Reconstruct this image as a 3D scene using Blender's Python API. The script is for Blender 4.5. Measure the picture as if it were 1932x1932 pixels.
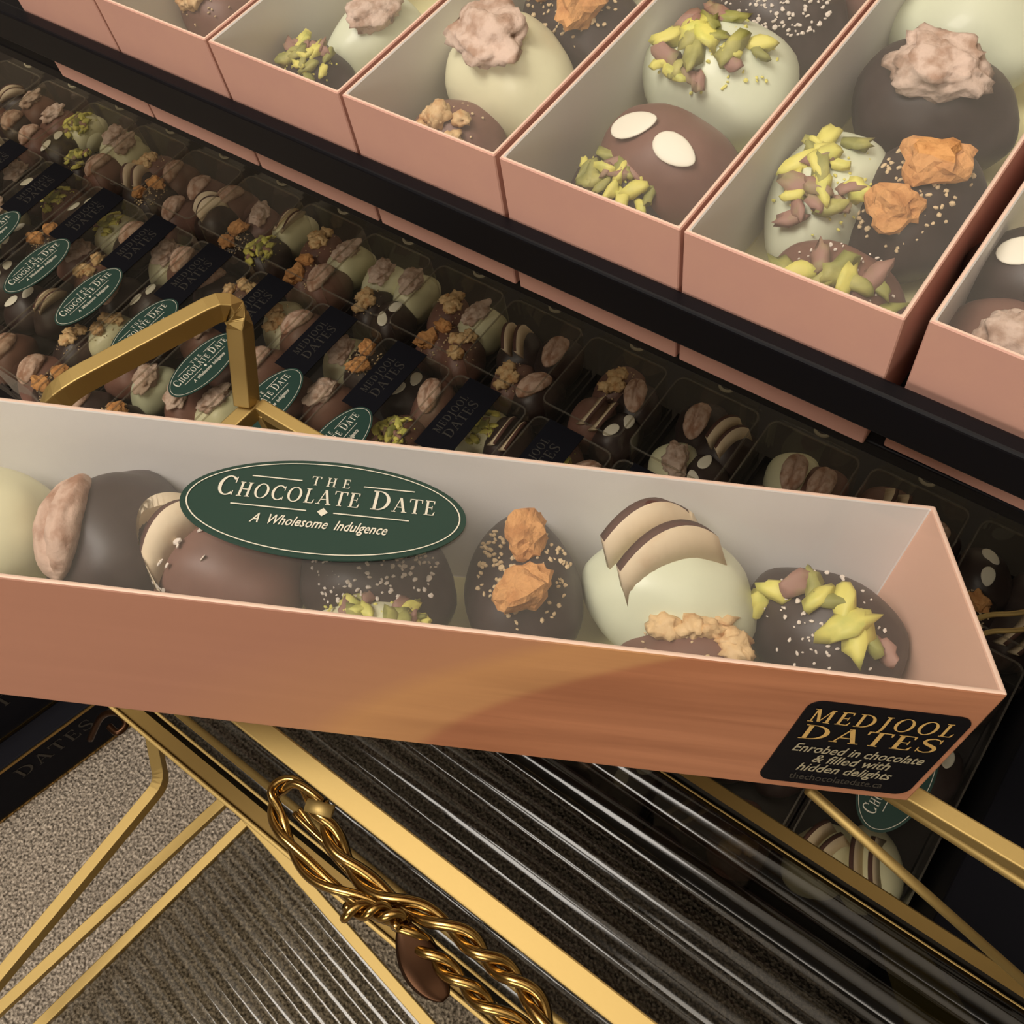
import bpy, bmesh, math, random
from mathutils import Vector, Matrix, noise
sc = bpy.context.scene
for o in list(bpy.data.objects): bpy.data.objects.remove(o)
U = 0.08; FLOOR = -7.2
# ---------------------------------------------------------------- camera, world, lights, exposure
RC = Matrix(((0.80083462, 0.58597458, -0.12368388), (0.4600698, -0.73416207, -0.4993414), (-0.38340538, 0.34298666, -0.85753161)))
CC = Vector((2.52103914, -2.71148778, 3.00008381)); FOC = 1807.82
def W(x, y, z): return Vector((x * U, y * U, (z - FLOOR) * U))
cam_d = bpy.data.cameras.new('camera'); cam = bpy.data.objects.new('camera', cam_d); sc.collection.objects.link(cam)
cam_d.sensor_width = 36; cam_d.lens = FOC / 1932 * 36; cam_d.clip_start = 0.005; cam_d.clip_end = 50
cm = Matrix((RC[0], -RC[1], -RC[2])).transposed().to_4x4(); cm.translation = W(*CC); cam.matrix_world = cm
sc.camera = cam
world = bpy.data.worlds.new('room_ambience'); sc.world = world; world.use_nodes = True
wn = world.node_tree.nodes; wl = world.node_tree.links; bg = wn['Background']
tc = wn.new('ShaderNodeTexCoord'); sx = wn.new('ShaderNodeSeparateXYZ'); mr = wn.new('ShaderNodeMapRange'); cr = wn.new('ShaderNodeValToRGB')
wl.new(tc.outputs['Generated'], sx.inputs[0]); wl.new(sx.outputs['Z'], mr.inputs['Value']); mr.inputs['From Min'].default_value = -1
wl.new(mr.outputs['Result'], cr.inputs[0]); wl.new(cr.outputs[0], bg.inputs[0])
cr.color_ramp.elements[0].position = 0.5; cr.color_ramp.elements[0].color = (0.03, 0.024, 0.018, 1)
cr.color_ramp.elements[1].position = 0.85; cr.color_ramp.elements[1].color = (0.9, 0.84, 0.72, 1)
e = cr.color_ramp.elements.new(0.62); e.color = (0.10, 0.08, 0.06, 1)
bg.inputs[1].default_value = 0.30
def area(name, loc, target, size, power, col):
    l = bpy.data.lights.new(name, 'AREA'); l.shape = 'RECTANGLE'; l.size = size[0]; l.size_y = size[1]; l.energy = power; l.color = col
    o = bpy.data.objects.new(name, l); sc.collection.objects.link(o); o.location = loc
    o.rotation_euler = (Vector(target) - Vector(loc)).to_track_quat('-Z', 'Y').to_euler()
area('ceiling_lamp', W(-5, -10, 22), W(-1, -1, 0), (0.8, 0.8), 25, (1, 0.93, 0.84))
area('front_fill', W(7, -26, 10), W(1, -1, -2), (1.0, 0.7), 15, (1, 0.90, 0.77))  # added low fill from the front, brightens the box fronts under the rail
area('ceiling_bounce_fill', W(0, -4, 19), W(0, -4, 40), (2.6, 1.6), 38, (1, 0.94, 0.88))  # added upward light, turns the ceiling into soft ambient and lid haze
sc.view_settings.view_transform = 'Standard'; sc.view_settings.look = 'None'; sc.view_settings.gamma = 1; sc.view_settings.use_curve_mapping = False
sc.view_settings.exposure = 0.14
# ---------------------------------------------------------------- helpers
def ray(px, py): return RC.transposed() @ Vector(((px - 966) / FOC, (py - 966) / FOC, 1))
def at(px, py, z):
    d = ray(px, py); s = (z - CC.z) / d.z; return CC + d * s
def proj(p):
    q = RC @ (Vector(p) - CC); return (966 + FOC * q.x / q.z, 966 + FOC * q.y / q.z)
MATS = {}
def mat(name, col, rough=0.5, metal=0, spec=0.5, bump=None, var=None, coat=0):
    m = bpy.data.materials.new(name); m.use_nodes = True; n = m.node_tree.nodes; l = m.node_tree.links; b = n['Principled BSDF']
    b.inputs['Base Color'].default_value = (*col, 1); b.inputs['Roughness'].default_value = rough; b.inputs['Metallic'].default_value = metal
    b.inputs['Specular IOR Level'].default_value = spec; b.inputs['Coat Weight'].default_value = coat
    t = n.new('ShaderNodeTexCoord')
    if var:   # (scale, colour2, low, high)
        nz = n.new('ShaderNodeTexNoise'); nz.inputs['Scale'].default_value = var[0]; nz.inputs['Detail'].default_value = 4
        r = n.new('ShaderNodeValToRGB'); r.color_ramp.elements[0].position = var[2]; r.color_ramp.elements[1].position = var[3]
        r.color_ramp.elements[0].color = (*col, 1); r.color_ramp.elements[1].color = (*var[1], 1)
        l.new(t.outputs['Object'], nz.inputs['Vector']); l.new(nz.outputs[0], r.inputs[0]); l.new(r.outputs[0], b.inputs['Base Color'])
    if bump:  # (scale, strength, distance)
        nb = n.new('ShaderNodeTexNoise'); nb.inputs['Scale'].default_value = bump[0]; nb.inputs['Detail'].default_value = 5
        bb = n.new('ShaderNodeBump'); bb.inputs['Strength'].default_value = bump[1]; bb.inputs['Distance'].default_value = bump[2]
        l.new(t.outputs['Object'], nb.inputs['Vector']); l.new(nb.outputs[0], bb.inputs['Height']); l.new(bb.outputs[0], b.inputs['Normal'])
    MATS[name] = m; return m
def clear(name, tint, ior, rough, haze=0.0, hazecol=(1, 1, 1)):
    m = bpy.data.materials.new(name); m.use_nodes = True; n = m.node_tree.nodes; l = m.node_tree.links; n.remove(n['Principled BSDF'])
    out = n['Material Output']; tr = n.new('ShaderNodeBsdfTransparent'); tr.inputs[0].default_value = (*tint, 1)
    gl = n.new('ShaderNodeBsdfGlossy'); gl.inputs['Roughness'].default_value = rough; gl.inputs[0].default_value = (1, 1, 1, 1)
    lw = n.new('ShaderNodeLayerWeight'); lw.inputs[0].default_value = 0.5; pw = n.new('ShaderNodeMath'); pw.operation = 'POWER'; pw.inputs[1].default_value = 5
    fr = n.new('ShaderNodeMapRange'); fr.inputs['To Min'].default_value = ((ior - 1) / (ior + 1)) ** 2; mx = n.new('ShaderNodeMixShader')
    l.new(lw.outputs['Facing'], pw.inputs[0]); l.new(pw.outputs[0], fr.inputs['Value']); l.new(fr.outputs[0], mx.inputs[0]); l.new(tr.outputs[0], mx.inputs[1]); l.new(gl.outputs[0], mx.inputs[2])
    if haze:
        df = n.new('ShaderNodeBsdfDiffuse'); df.inputs[0].default_value = (*hazecol, 1); m2 = n.new('ShaderNodeMixShader'); m2.inputs[0].default_value = haze
        l.new(mx.outputs[0], m2.inputs[1]); l.new(df.outputs[0], m2.inputs[2]); l.new(m2.outputs[0], out.inputs[0])
    else: l.new(mx.outputs[0], out.inputs[0])
    MATS[name] = m; return m
mat('wall_paint', (0.55, 0.50, 0.42), 0.9)
mat('pink_card', (0.60, 0.33, 0.27), 0.55, bump=(900, 0.12, 0.0003), var=(25, (0.64, 0.36, 0.28), 0.35, 0.7))
mat('inner_pink', (0.72, 0.44, 0.33), 0.6)
mat('card_edge', (0.80, 0.58, 0.47), 0.6)
mat('white_card', (0.73, 0.71, 0.70), 0.5)
mat('cream_paper', (0.66, 0.62, 0.34), 0.7)
mat('black_plastic', (0.003, 0.003, 0.005), 0.4, spec=0.22)
mat('black_matt', (0.004, 0.004, 0.007), 0.8, spec=0.15)
mat('dark_tray', (0.02, 0.015, 0.013), 0.5)
mat('white_choc', (0.78, 0.76, 0.52), 0.42, bump=(60, 0.10, 0.0015), coat=0.1)
mat('mint_choc', (0.70, 0.74, 0.56), 0.42, bump=(60, 0.10, 0.0015), coat=0.1)
mat('milk_choc', (0.17, 0.080, 0.058), 0.5, bump=(60, 0.10, 0.0015), var=(45, (0.22, 0.11, 0.085), 0.4, 0.7))
mat('dark_choc', (0.035, 0.020, 0.018), 0.45, bump=(60, 0.15, 0.0015), var=(70, (0.07, 0.048, 0.045), 0.45, 0.8))
mat('pecan', (0.60, 0.42, 0.33), 0.75, bump=(160, 0.8, 0.002), var=(110, (0.36, 0.19, 0.12), 0.45, 0.62))
mat('nut_cluster', (0.62, 0.47, 0.39), 0.8, bump=(170, 0.8, 0.002), var=(120, (0.40, 0.26, 0.19), 0.5, 0.65))
mat('walnut', (0.72, 0.50, 0.26), 0.6, bump=(120, 0.6, 0.002), var=(120, (0.50, 0.24, 0.08), 0.5, 0.7))
mat('toffee', (0.66, 0.33, 0.12), 0.8, bump=(260, 0.9, 0.002), var=(150, (0.50, 0.22, 0.07), 0.45, 0.65))
mat('pistachio_yellow', (0.72, 0.66, 0.16), 0.55, var=(90, (0.50, 0.52, 0.12), 0.5, 0.7))
mat('pistachio_green', (0.27, 0.27, 0.07), 0.6, var=(90, (0.50, 0.46, 0.14), 0.45, 0.7))
mat('pistachio_skin', (0.33, 0.18, 0.14), 0.65, var=(90, (0.30, 0.26, 0.12), 0.5, 0.7))
mat('coconut', (0.80, 0.66, 0.47), 0.6, bump=(150, 0.3, 0.001), var=(70, (0.66, 0.46, 0.28), 0.55, 0.8))
mat('coconut_rind', (0.09, 0.035, 0.025), 0.8)
mat('almond', (0.82, 0.78, 0.66), 0.5)
mat('crumbs', (0.66, 0.50, 0.30), 0.8)
mat('sugar', (0.75, 0.66, 0.58), 0.7)
mat('green_print', (0.018, 0.052, 0.040), 0.45)
mat('cream_ink', (0.80, 0.76, 0.64), 0.5)
mat('gold_ink', (0.72, 0.47, 0.16), 0.4, metal=0.3)
mat('grey_ink', (0.34, 0.30, 0.20), 0.5)
mat('dull_ink', (0.035, 0.030, 0.023), 0.6)
mat('gold', (0.52, 0.38, 0.15), 0.58, metal=1, bump=(900, 0.06, 0.0003))
mat('antique_gold', (0.42, 0.27, 0.09), 0.2, metal=1)
mat('dull_brass', (0.17, 0.11, 0.035), 0.5, metal=0.9)
mat('bronze', (0.06, 0.028, 0.014), 0.3, metal=0.9)
clear('clear_film', (1, 1, 1), 1.5, 0.08, 0.05, (0.9, 0.86, 0.80))
clear('clear_lid', (0.90, 0.89, 0.85), 1.45, 0.10, 0.012, (0.7, 0.65, 0.55))
clear('clear_edge', (0.80, 0.78, 0.73), 1.5, 0.25, 0.05, (0.8, 0.72, 0.60))
clear('reeded_glass', (0.55, 0.54, 0.49), 1.5, 0.07, 0.0)
clear('smoked_reeded_glass', (0.09, 0.086, 0.075), 1.45, 0.11, 0.0)
clear('gold_film', (0.55, 0.48, 0.20), 1.5, 0.2, 0.45, (0.55, 0.46, 0.14))
def carpet():
    m = bpy.data.materials.new('carpet'); m.use_nodes = True; n = m.node_tree.nodes; l = m.node_tree.links; b = n['Principled BSDF']; b.inputs['Roughness'].default_value = 0.95
    t = n.new('ShaderNodeTexCoord'); v = n.new('ShaderNodeTexVoronoi'); v.inputs['Scale'].default_value = 300
    nz = n.new('ShaderNodeTexNoise'); nz.inputs['Scale'].default_value = 420; nz.inputs['Detail'].default_value = 3
    n2 = n.new('ShaderNodeTexNoise'); n2.inputs['Scale'].default_value = 12
    r = n.new('ShaderNodeValToRGB'); r.color_ramp.elements[0].position = 0.36; r.color_ramp.elements[1].position = 0.66
    r.color_ramp.elements[0].color = (0.12, 0.095, 0.07, 1); r.color_ramp.elements[1].color = (0.75, 0.64, 0.52, 1)
    bb = n.new('ShaderNodeBump'); bb.inputs['Strength'].default_value = 1; bb.inputs['Distance'].default_value = 0.004
    mx = n.new('ShaderNodeMixRGB'); mx.blend_type = 'MULTIPLY'; mx.inputs[0].default_value = 0.35
    for x in (v, nz, n2): l.new(t.outputs['Object'], x.inputs['Vector'])
    l.new(nz.outputs[0], r.inputs[0]); l.new(r.outputs[0], mx.inputs[1]); l.new(n2.outputs[0], mx.inputs[2]); l.new(mx.outputs[0], b.inputs['Base Color'])
    l.new(v.outputs['Distance'], bb.inputs['Height']); l.new(bb.outputs[0], b.inputs['Normal']); MATS['carpet'] = m
carpet()
def printed_card():     # orange printed swirl of the long box side
    m = bpy.data.materials.new('printed_card'); m.use_nodes = True; n = m.node_tree.nodes; l = m.node_tree.links; b = n['Principled BSDF']; b.inputs['Roughness'].default_value = 0.5
    t = n.new('ShaderNodeTexCoord'); mp = n.new('ShaderNodeMapping'); mp.inputs['Rotation'].default_value = (0, math.radians(-17), 0); mp.inputs['Scale'].default_value = (7, 30, 130)
    nz = n.new('ShaderNodeTexNoise'); nz.inputs['Scale'].default_value = 1.0; nz.inputs['Detail'].default_value = 6; nz.inputs['Distortion'].default_value = 0.8
    s = n.new('ShaderNodeSeparateXYZ'); l.new(t.outputs['Object'], mp.inputs[0]); l.new(mp.outputs[0], nz.inputs['Vector']); l.new(t.outputs['Object'], s.inputs[0])
    # curve of the print: x + k*z against a soft edge
    k = n.new('ShaderNodeMath'); k.operation = 'MULTIPLY_ADD'; k.inputs[1].default_value = -1.9; l.new(s.outputs['Z'], k.inputs[0]); l.new(s.outputs['X'], k.inputs[2])
    z2 = n.new('ShaderNodeMath'); z2.operation = 'MULTIPLY'; l.new(s.outputs['Z'], z2.inputs[0]); l.new(s.outputs['Z'], z2.inputs[1])
    k2 = n.new('ShaderNodeMath'); k2.operation = 'MULTIPLY_ADD'; k2.inputs[1].default_value = -12.0; l.new(z2.outputs[0], k2.inputs[0]); l.new(k.outputs[0], k2.inputs[2])
    r = n.new('ShaderNodeValToRGB'); mr = n.new('ShaderNodeMapRange'); mr.inputs['From Min'].default_value = -0.30; mr.inputs['From Max'].default_value = 0.05; l.new(k2.outputs[0], mr.inputs['Value']); l.new(mr.outputs[0], r.inputs[0])
    el = r.color_ramp.elements; el[0].position = 0.0; el[0].color = (0.42, 0.20, 0.135, 1); el[1].position = 1; el[1].color = (0.46, 0.21, 0.12, 1)
    for p, c in ((0.36, (0.40, 0.185, 0.12)), (0.50, (0.44, 0.21, 0.11)), (0.535, (0.52, 0.26, 0.11)), (0.60, (0.50, 0.25, 0.11)), (0.615, (0.40, 0.16, 0.08))):
        q = el.new(p); q.color = (*c, 1)
    r2 = n.new('ShaderNodeValToRGB'); r2.color_ramp.elements[0].position = 0.35; r2.color_ramp.elements[0].color = (0.72, 0.66, 0.60, 1); r2.color_ramp.elements[1].position = 0.7; r2.color_ramp.elements[1].color = (1.1, 1.1, 1.05, 1)
    l.new(nz.outputs[0], r2.inputs[0]); mx = n.new('ShaderNodeMixRGB'); mx.blend_type = 'MULTIPLY'; fm = n.new('ShaderNodeMapRange'); fm.inputs['From Min'].default_value = 0.5; fm.inputs['From Max'].default_value = 0.64; fm.inputs['To Min'].default_value = 0.12; fm.inputs['To Max'].default_value = 0.8; l.new(mr.outputs[0], fm.inputs['Value']); l.new(fm.outputs[0], mx.inputs[0])
    l.new(r.outputs[0], mx.inputs[1]); l.new(r2.outputs[0], mx.inputs[2]); l.new(mx.outputs[0], b.inputs['Base Color']); MATS['printed_card'] = m
printed_card()
def mk(name, verts, faces, mats, parent=None, mi=None, smooth=False, scale=U):
    me = bpy.data.meshes.new(name); me.from_pydata([Vector(v) * scale for v in verts], [], faces)
    for m in (mats if isinstance(mats, (list, tuple)) else [mats]): me.materials.append(MATS[m])
    if mi: me.polygons.foreach_set('material_index', mi)
    if smooth: me.polygons.foreach_set('use_smooth', [True] * len(me.polygons))
    me.update(); o = bpy.data.objects.new(name, me); sc.collection.objects.link(o); o.parent = parent
    return o
def tag(o, label=None, cat=None, group=None, kind=None):
    if label: o['label'] = label
    if cat: o['category'] = cat
    if group: o['group'] = group
    if kind: o['kind'] = kind
    return o
def empty(name, loc, rot=(0, 0, 0)):
    o = bpy.data.objects.new(name, None); sc.collection.objects.link(o); o.location = loc; o.rotation_euler = rot; o.empty_display_size = 0.02; return o
class MB:
    def __init__(s): s.v = []; s.f = []; s.m = []
    def add(s, v, f, m=0):
        k = len(s.v); s.v += [Vector(x) for x in v]; s.f += [[i + k for i in q] for q in f]; s.m += [m] * len(f); return s
    def box(s, a, b, m=0):
        x0, y0, z0 = a; x1, y1, z1 = b
        return s.add([(x0, y0, z0), (x1, y0, z0), (x1, y1, z0), (x0, y1, z0), (x0, y0, z1), (x1, y0, z1), (x1, y1, z1), (x0, y1, z1)],
                     [(3, 2, 1, 0), (4, 5, 6, 7), (0, 1, 5, 4), (1, 2, 6, 5), (2, 3, 7, 6), (3, 0, 4, 7)], m)
    def build(s, name, mats, parent=None, smooth=False): return mk(name, s.v, s.f, mats, parent, s.m, smooth)
def bevel(o, w=0.01, seg=2):
    b = o.modifiers.new('bevel', 'BEVEL'); b.width = w * U; b.segments = seg; b.limit_method = 'ANGLE'; return o
def smooth_path(pts, n=8):
    P = [Vector(p) for p in pts]; out = []
    for i in range(len(P) - 1):
        p0 = P[max(i - 1, 0)]; p1 = P[i]; p2 = P[i + 1]; p3 = P[min(i + 2, len(P) - 1)]
        for k in range(n):
            t = k / n; out.append(0.5 * ((2 * p1) + (p2 - p0) * t + (2 * p0 - 5 * p1 + 4 * p2 - p3) * t * t + (3 * p1 - p0 - 3 * p2 + p3) * t ** 3))
    out.append(P[-1]); return out
def round_corners(pts, r, n=5):
    P = [Vector(p) for p in pts]; out = [P[0]]
    for i in range(1, len(P) - 1):
        a = (P[i - 1] - P[i]); b = (P[i + 1] - P[i]); ra = min(r, a.length * .45); rb = min(r, b.length * .45)
        A = P[i] + a.normalized() * ra; B = P[i] + b.normalized() * rb
        for k in range(n + 1):
            t = k / n; out.append(A * (1 - t) ** 2 + P[i] * 2 * t * (1 - t) + B * t * t)
    out.append(P[-1]); return out
def sweep(mb, pts, w, h, up=(0, 0, 1), ns=4, m=0, taper=None, ups=None):
    P = [Vector(p) for p in pts]; n = len(P); rings = []
    for i, p in enumerate(P):
        t = (P[min(i + 1, n - 1)] - P[max(i - 1, 0)]).normalized(); u0 = Vector(ups[i] if ups else up); s = t.cross(u0)
        if s.length < 1e-4: s = t.cross(Vector((1, 0, 0)))
        s.normalize(); u = s.cross(t).normalized(); k = taper(i / (n - 1)) if taper else 1
        if ns == 4: rings.append([p + s * w / 2 * a * k + u * h / 2 * b * k for a, b in ((-1, -1), (1, -1), (1, 1), (-1, 1))])
        else: rings.append([p + s * math.cos(2 * math.pi * q / ns) * w / 2 * k + u * math.sin(2 * math.pi * q / ns) * h / 2 * k for q in range(ns)])
    v = [x for r in rings for x in r]; f = []
    for i in range(n - 1):
        for q in range(ns): f.append((i * ns + q, i * ns + (q + 1) % ns, (i + 1) * ns + (q + 1) % ns, (i + 1) * ns + q))
    f.append(tuple(reversed(range(ns)))); f.append(tuple((n - 1) * ns + q for q in range(ns)))
    mb.add(v, f, m); return mb
# ---------------------------------------------------------------- lettering
def ell(cx, cy, rx, ry, t, th, a0=0, a1=360, n=28):
    q = []
    for i in range(n):
        A = [math.radians(a0 + (a1 - a0) * (i + d) / n) for d in (0, 1)]
        o = [(cx + rx * math.cos(a), cy + ry * math.sin(a)) for a in A]; p = [(cx + (rx - t) * math.cos(a), cy + (ry - th) * math.sin(a)) for a in A]
        q.append((o[0], o[1], p[1], p[0]))
    return q
def rc(x0, y0, x1, y1): return ((x0, y0), (x1, y0), (x1, y1), (x0, y1))
def dg(x0, y0, x1, y1, w): return ((x0 - w / 2, y0), (x0 + w / 2, y0), (x1 + w / 2, y1), (x1 - w / 2, y1))
def sf(x, y, w=0.30): return rc(x - w / 2, y, x + w / 2, y + 0.055)
def glyph(c):
    T = 0.145; S = 0.945
    if c == 'T': return [rc(0, S, .8, 1), rc(.4 - T / 2, 0, .4 + T / 2, 1), sf(.4, 0), ((0, 1), (0, .76), (.05, .76), (.09, 1)), ((.8, 1), (.8, .76), (.75, .76), (.71, 1))], .80
    if c == 'H': return [rc(.13, 0, .13 + T, 1), rc(.62, 0, .62 + T, 1), rc(.13, .48, .7, .54), sf(.2, 0), sf(.69, 0), sf(.2, S), sf(.69, S)], .90
    if c == 'E': return [rc(.11, 0, .11 + T, 1), rc(.04, S, .62, 1), rc(.04, 0, .64, .055), rc(.11, .49, .5, .54), ((.62, 1), (.62, .78), (.58, .78), (.52, 1)), ((.64, 0), (.68, .26), (.64, .26), (.53, 0)), rc(.47, .38, .51, .65)], .72
    if c == 'L': return [rc(.11, 0, .11 + T, 1), sf(.18, S, .32), rc(.04, 0, .6, .055), ((.6, 0), (.65, .28), (.61, .28), (.48, 0))], .68
    if c == 'O': return ell(.45, .5, .44, .52, .15, .05), .93
    if c == 'C': return ell(.45, .5, .44, .52, .16, .06, 42, 318) + [rc(.73, .66, .78, .98), rc(.73, .02, .77, .26)], .84
    if c == 'D': return [rc(.11, 0, .11 + T, 1), sf(.16, S), sf(.16, 0)] + ell(.3, .5, .56, .5, .16, .055, -90, 90) + [rc(.1, S, .34, 1), rc(.1, 0, .34, .055)], .92
    if c == 'A': return [dg(.1, 0, .42, 1, .06), dg(.74, 0, .42, 1, .16), rc(.2, .32, .64, .375), sf(.1, 0, .26), sf(.74, 0, .32)], .86
    if c == 'M': return [dg(.14, 0, .16, 1, .07), dg(.5, .05, .2, 1, .15), dg(.5, .05, .84, 1, .06), rc(.80, 0, .80 + T, 1), sf(.14, 0, .26), sf(.87, 0), sf(.13, S, .22), sf(.88, S, .22)], 1.06
    if c == 'J': return [rc(.2, .0, .2 + T, 1), sf(.27, S), ((.2, .02), (.345, .02), (.26, -.2), (.12, -.24)), ((.12, -.24), (.26, -.2), (.05, -.28), (.0, -.22))], .50
    if c == 'S':
        o = []; pts = [(.60, .80), (.50, .95), (.34, .99), (.16, .92), (.10, .76), (.18, .62), (.34, .52), (.52, .40), (.58, .25), (.50, .08), (.32, .01), (.14, .07), (.06, .22)]
        w = [.03, .05, .06, .09, .11, .14, .16, .15, .12, .08, .06, .05, .03]
        for i in range(len(pts) - 1):
            a = Vector(pts[i]); b = Vector(pts[i + 1]); d = (b - a).normalized(); nn = Vector((-d.y, d.x)); e = d * .01
            o.append((tuple(a - e - nn * w[i] / 2), tuple(b + e - nn * w[i + 1] / 2), tuple(b + e + nn * w[i + 1] / 2), tuple(a - e + nn * w[i] / 2)))
        return o + [rc(.58, .68, .62, .98), rc(.04, .02, .08, .32)], .68
    return [], .4
def serif(lines):   # lines: (text, x_centre, y_base, height, spacing, width_scale, shear, big_initials)
    mb = MB()
    for txt, cx, y0, h, sp, ws, sh, big in lines:
        lay = []; x = 0; prev = ' '
        for c in txt:
            g, w = glyph(c); k = (big if (prev == ' ' and big) else 1); lay.append((g, x, k)); x += (w * k * ws + sp); prev = c
        tot = (x - sp) * h
        for g, gx, k in lay:
            for q in g:
                P = [(cx - tot / 2 + (gx + a * k * ws) * h + sh * b * k * h, y0 + b * k * h, 0) for a, b in q]
                ar = sum(P[i][0] * P[(i + 1) % len(P)][1] - P[(i + 1) % len(P)][0] * P[i][1] for i in range(len(P)))
                if ar < 0: P.reverse()
                mb.add(P, [tuple(range(len(P)))])
    return mb
def script(txt, cx, y0, h, width, shear=0.35, bold=0.0):   # slanted small text, squeezed to a width; returns mesh data in u
    cu = bpy.data.curves.new('t', 'FONT'); cu.body = txt; cu.align_x = 'CENTER'; cu.shear = shear; cu.size = 1; cu.resolution_u = 2; cu.offset = bold
    o = bpy.data.objects.new('t', cu); sc.collection.objects.link(o); bpy.context.view_layer.update()
    me = bpy.data.meshes.new_from_object(o.evaluated_get(bpy.context.evaluated_depsgraph_get())); v = [tuple(x.co) for x in me.vertices]; f = [tuple(p.vertices) for p in me.polygons]
    bpy.data.objects.remove(o); w = max(x[0] for x in v) - min(x[0] for x in v); kx = width / w
    return MB().add([(cx + a * kx, y0 + b * h, 0) for a, b, c in v], f)
def disc(mb, rx, ry, z, n=72, m=0, thick=0.006):
    v = [(rx * math.cos(2 * math.pi * i / n), ry * math.sin(2 * math.pi * i / n), z) for i in range(n)]
    v += [(a, b, z - thick) for a, b, c in v]; f = [tuple(range(n))] + [(i, n + i, n + (i + 1) % n, (i + 1) % n) for i in range(n)]
    return mb.add(v, f, m)
def ring(mb, rx, ry, w, z, n=72, m=0):
    for q in ell(0, 0, rx, ry, w, w, n=n): mb.add([(a, b, z) for a, b in q], [(0, 1, 2, 3)], m)
    return mb
def oval_label(parent, loc, rot, k=1.0, full=True):    # green oval sticker, half length .53
    o = disc(MB(), .530, .268, 0.006).build('oval_label', ['green_print'], parent); o.location = Vector(loc) * U; o.rotation_euler = rot; o.scale = (k, k, 1); o['label'] = 'dark green oval label'
    r = MB(); ring(r, .508, .248, .005, .009)
    for x0, x1, y in ((-.30, -.11, .135), (.125, .32, .135), (-.34, -.06, -.030), (.04, .32, -.030)): r.add([(x0, y, .009), (x1, y, .009), (x1, y + .006, .009), (x0, y + .006, .009)], [(0, 1, 2, 3)])
    r.add([(0 - .02, -.027, .009), (0, -.05, .009), (.02, -.027, .009), (0, -.004, .009)], [(0, 1, 2, 3)])
    r.build('border_line', ['cream_ink'], o)
    s = serif([('THE', 0, .118, .052, .42, .85, 0, 0), ('CHOCOLATE DATE', 0, .015, .082, .10, .74, 0, 1.32)])
    t = s.build('lettering', ['cream_ink'], o); t.location.z = .009 * U
    if full:
        t = script('A  Wholesome  Indulgence', 0, -.115, .072, .50, .35, .012).build('tagline_lettering', ['cream_ink'], o); t.location.z = .009 * U
    return o
# ---------------------------------------------------------------- dates and their toppings
DA, DB, DC = .34, .26, .27
def ico(sub):
    bm = bmesh.new(); bmesh.ops.create_icosphere(bm, subdivisions=sub, radius=1); v = [x.co.copy() for x in bm.verts]; f = [tuple(q.index for q in p.verts) for p in bm.faces]; bm.free(); return v, f
ICO = {k: ico(k) for k in (1, 2, 3, 4)}
def surf(x, y): return DC * math.sqrt(max(0.02, 1 - (x / DA) ** 2 - (y / DB) ** 2))
def body_mesh(seed, matn):
    v, f = ICO[4]; out = []
    for p in v:
        x, y, z = p; k = 1 + 0.11 * noise.noise(Vector((x * 1.1 + seed * 7, y * 1.1, z * 1.1))) + .02 * noise.noise(p * 3 + Vector((seed, 0, 0)))
        e = 1 - .10 * x * (1 if seed % 2 else -1)
        r = 1.0
        q = Vector((x * DA * k, y * DB * k * e, z * DC * k * (1 - .06 * x * x)))
        if q.z < -DC * .80: q.z = -DC * .80 - (abs(q.z) - DC * .80) * .1; q.x *= 1.12; q.y *= 1.12
        out.append(q)
    me = bpy.data.meshes.new('chocolate_date'); me.from_pydata([p * U for p in out], [], f); me.materials.append(MATS[matn]); me.polygons.foreach_set('use_smooth', [True] * len(f)); return me
BODY = {}
def lump(mb, c, s, rng, amp=.3, freq=2.0, sub=2, rot=None, m=0, flat=None):
    v, f = ICO[sub]; off = Vector((rng.uniform(0, 50), rng.uniform(0, 50), 0)); R = (rot or Matrix.Rotation(rng.uniform(0, 6.28), 3, 'Z') @ Matrix.Rotation(rng.uniform(-.6, .6), 3, 'X')); o = []
    for p in v:
        k = 1 + amp * noise.noise(p * freq + off) + amp * .5 * noise.noise(p * freq * 2.3 + off); q = Vector((p.x * s[0] * k, p.y * s[1] * k, p.z * s[2] * k))
        if flat is not None and q.z > s[2] * flat: q.z = s[2] * flat
        o.append(R @ q + Vector(c))
    mb.add(o, f, m); return mb
def on(x, y, up=0): return (x, y, surf(x, y) + up)
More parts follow.
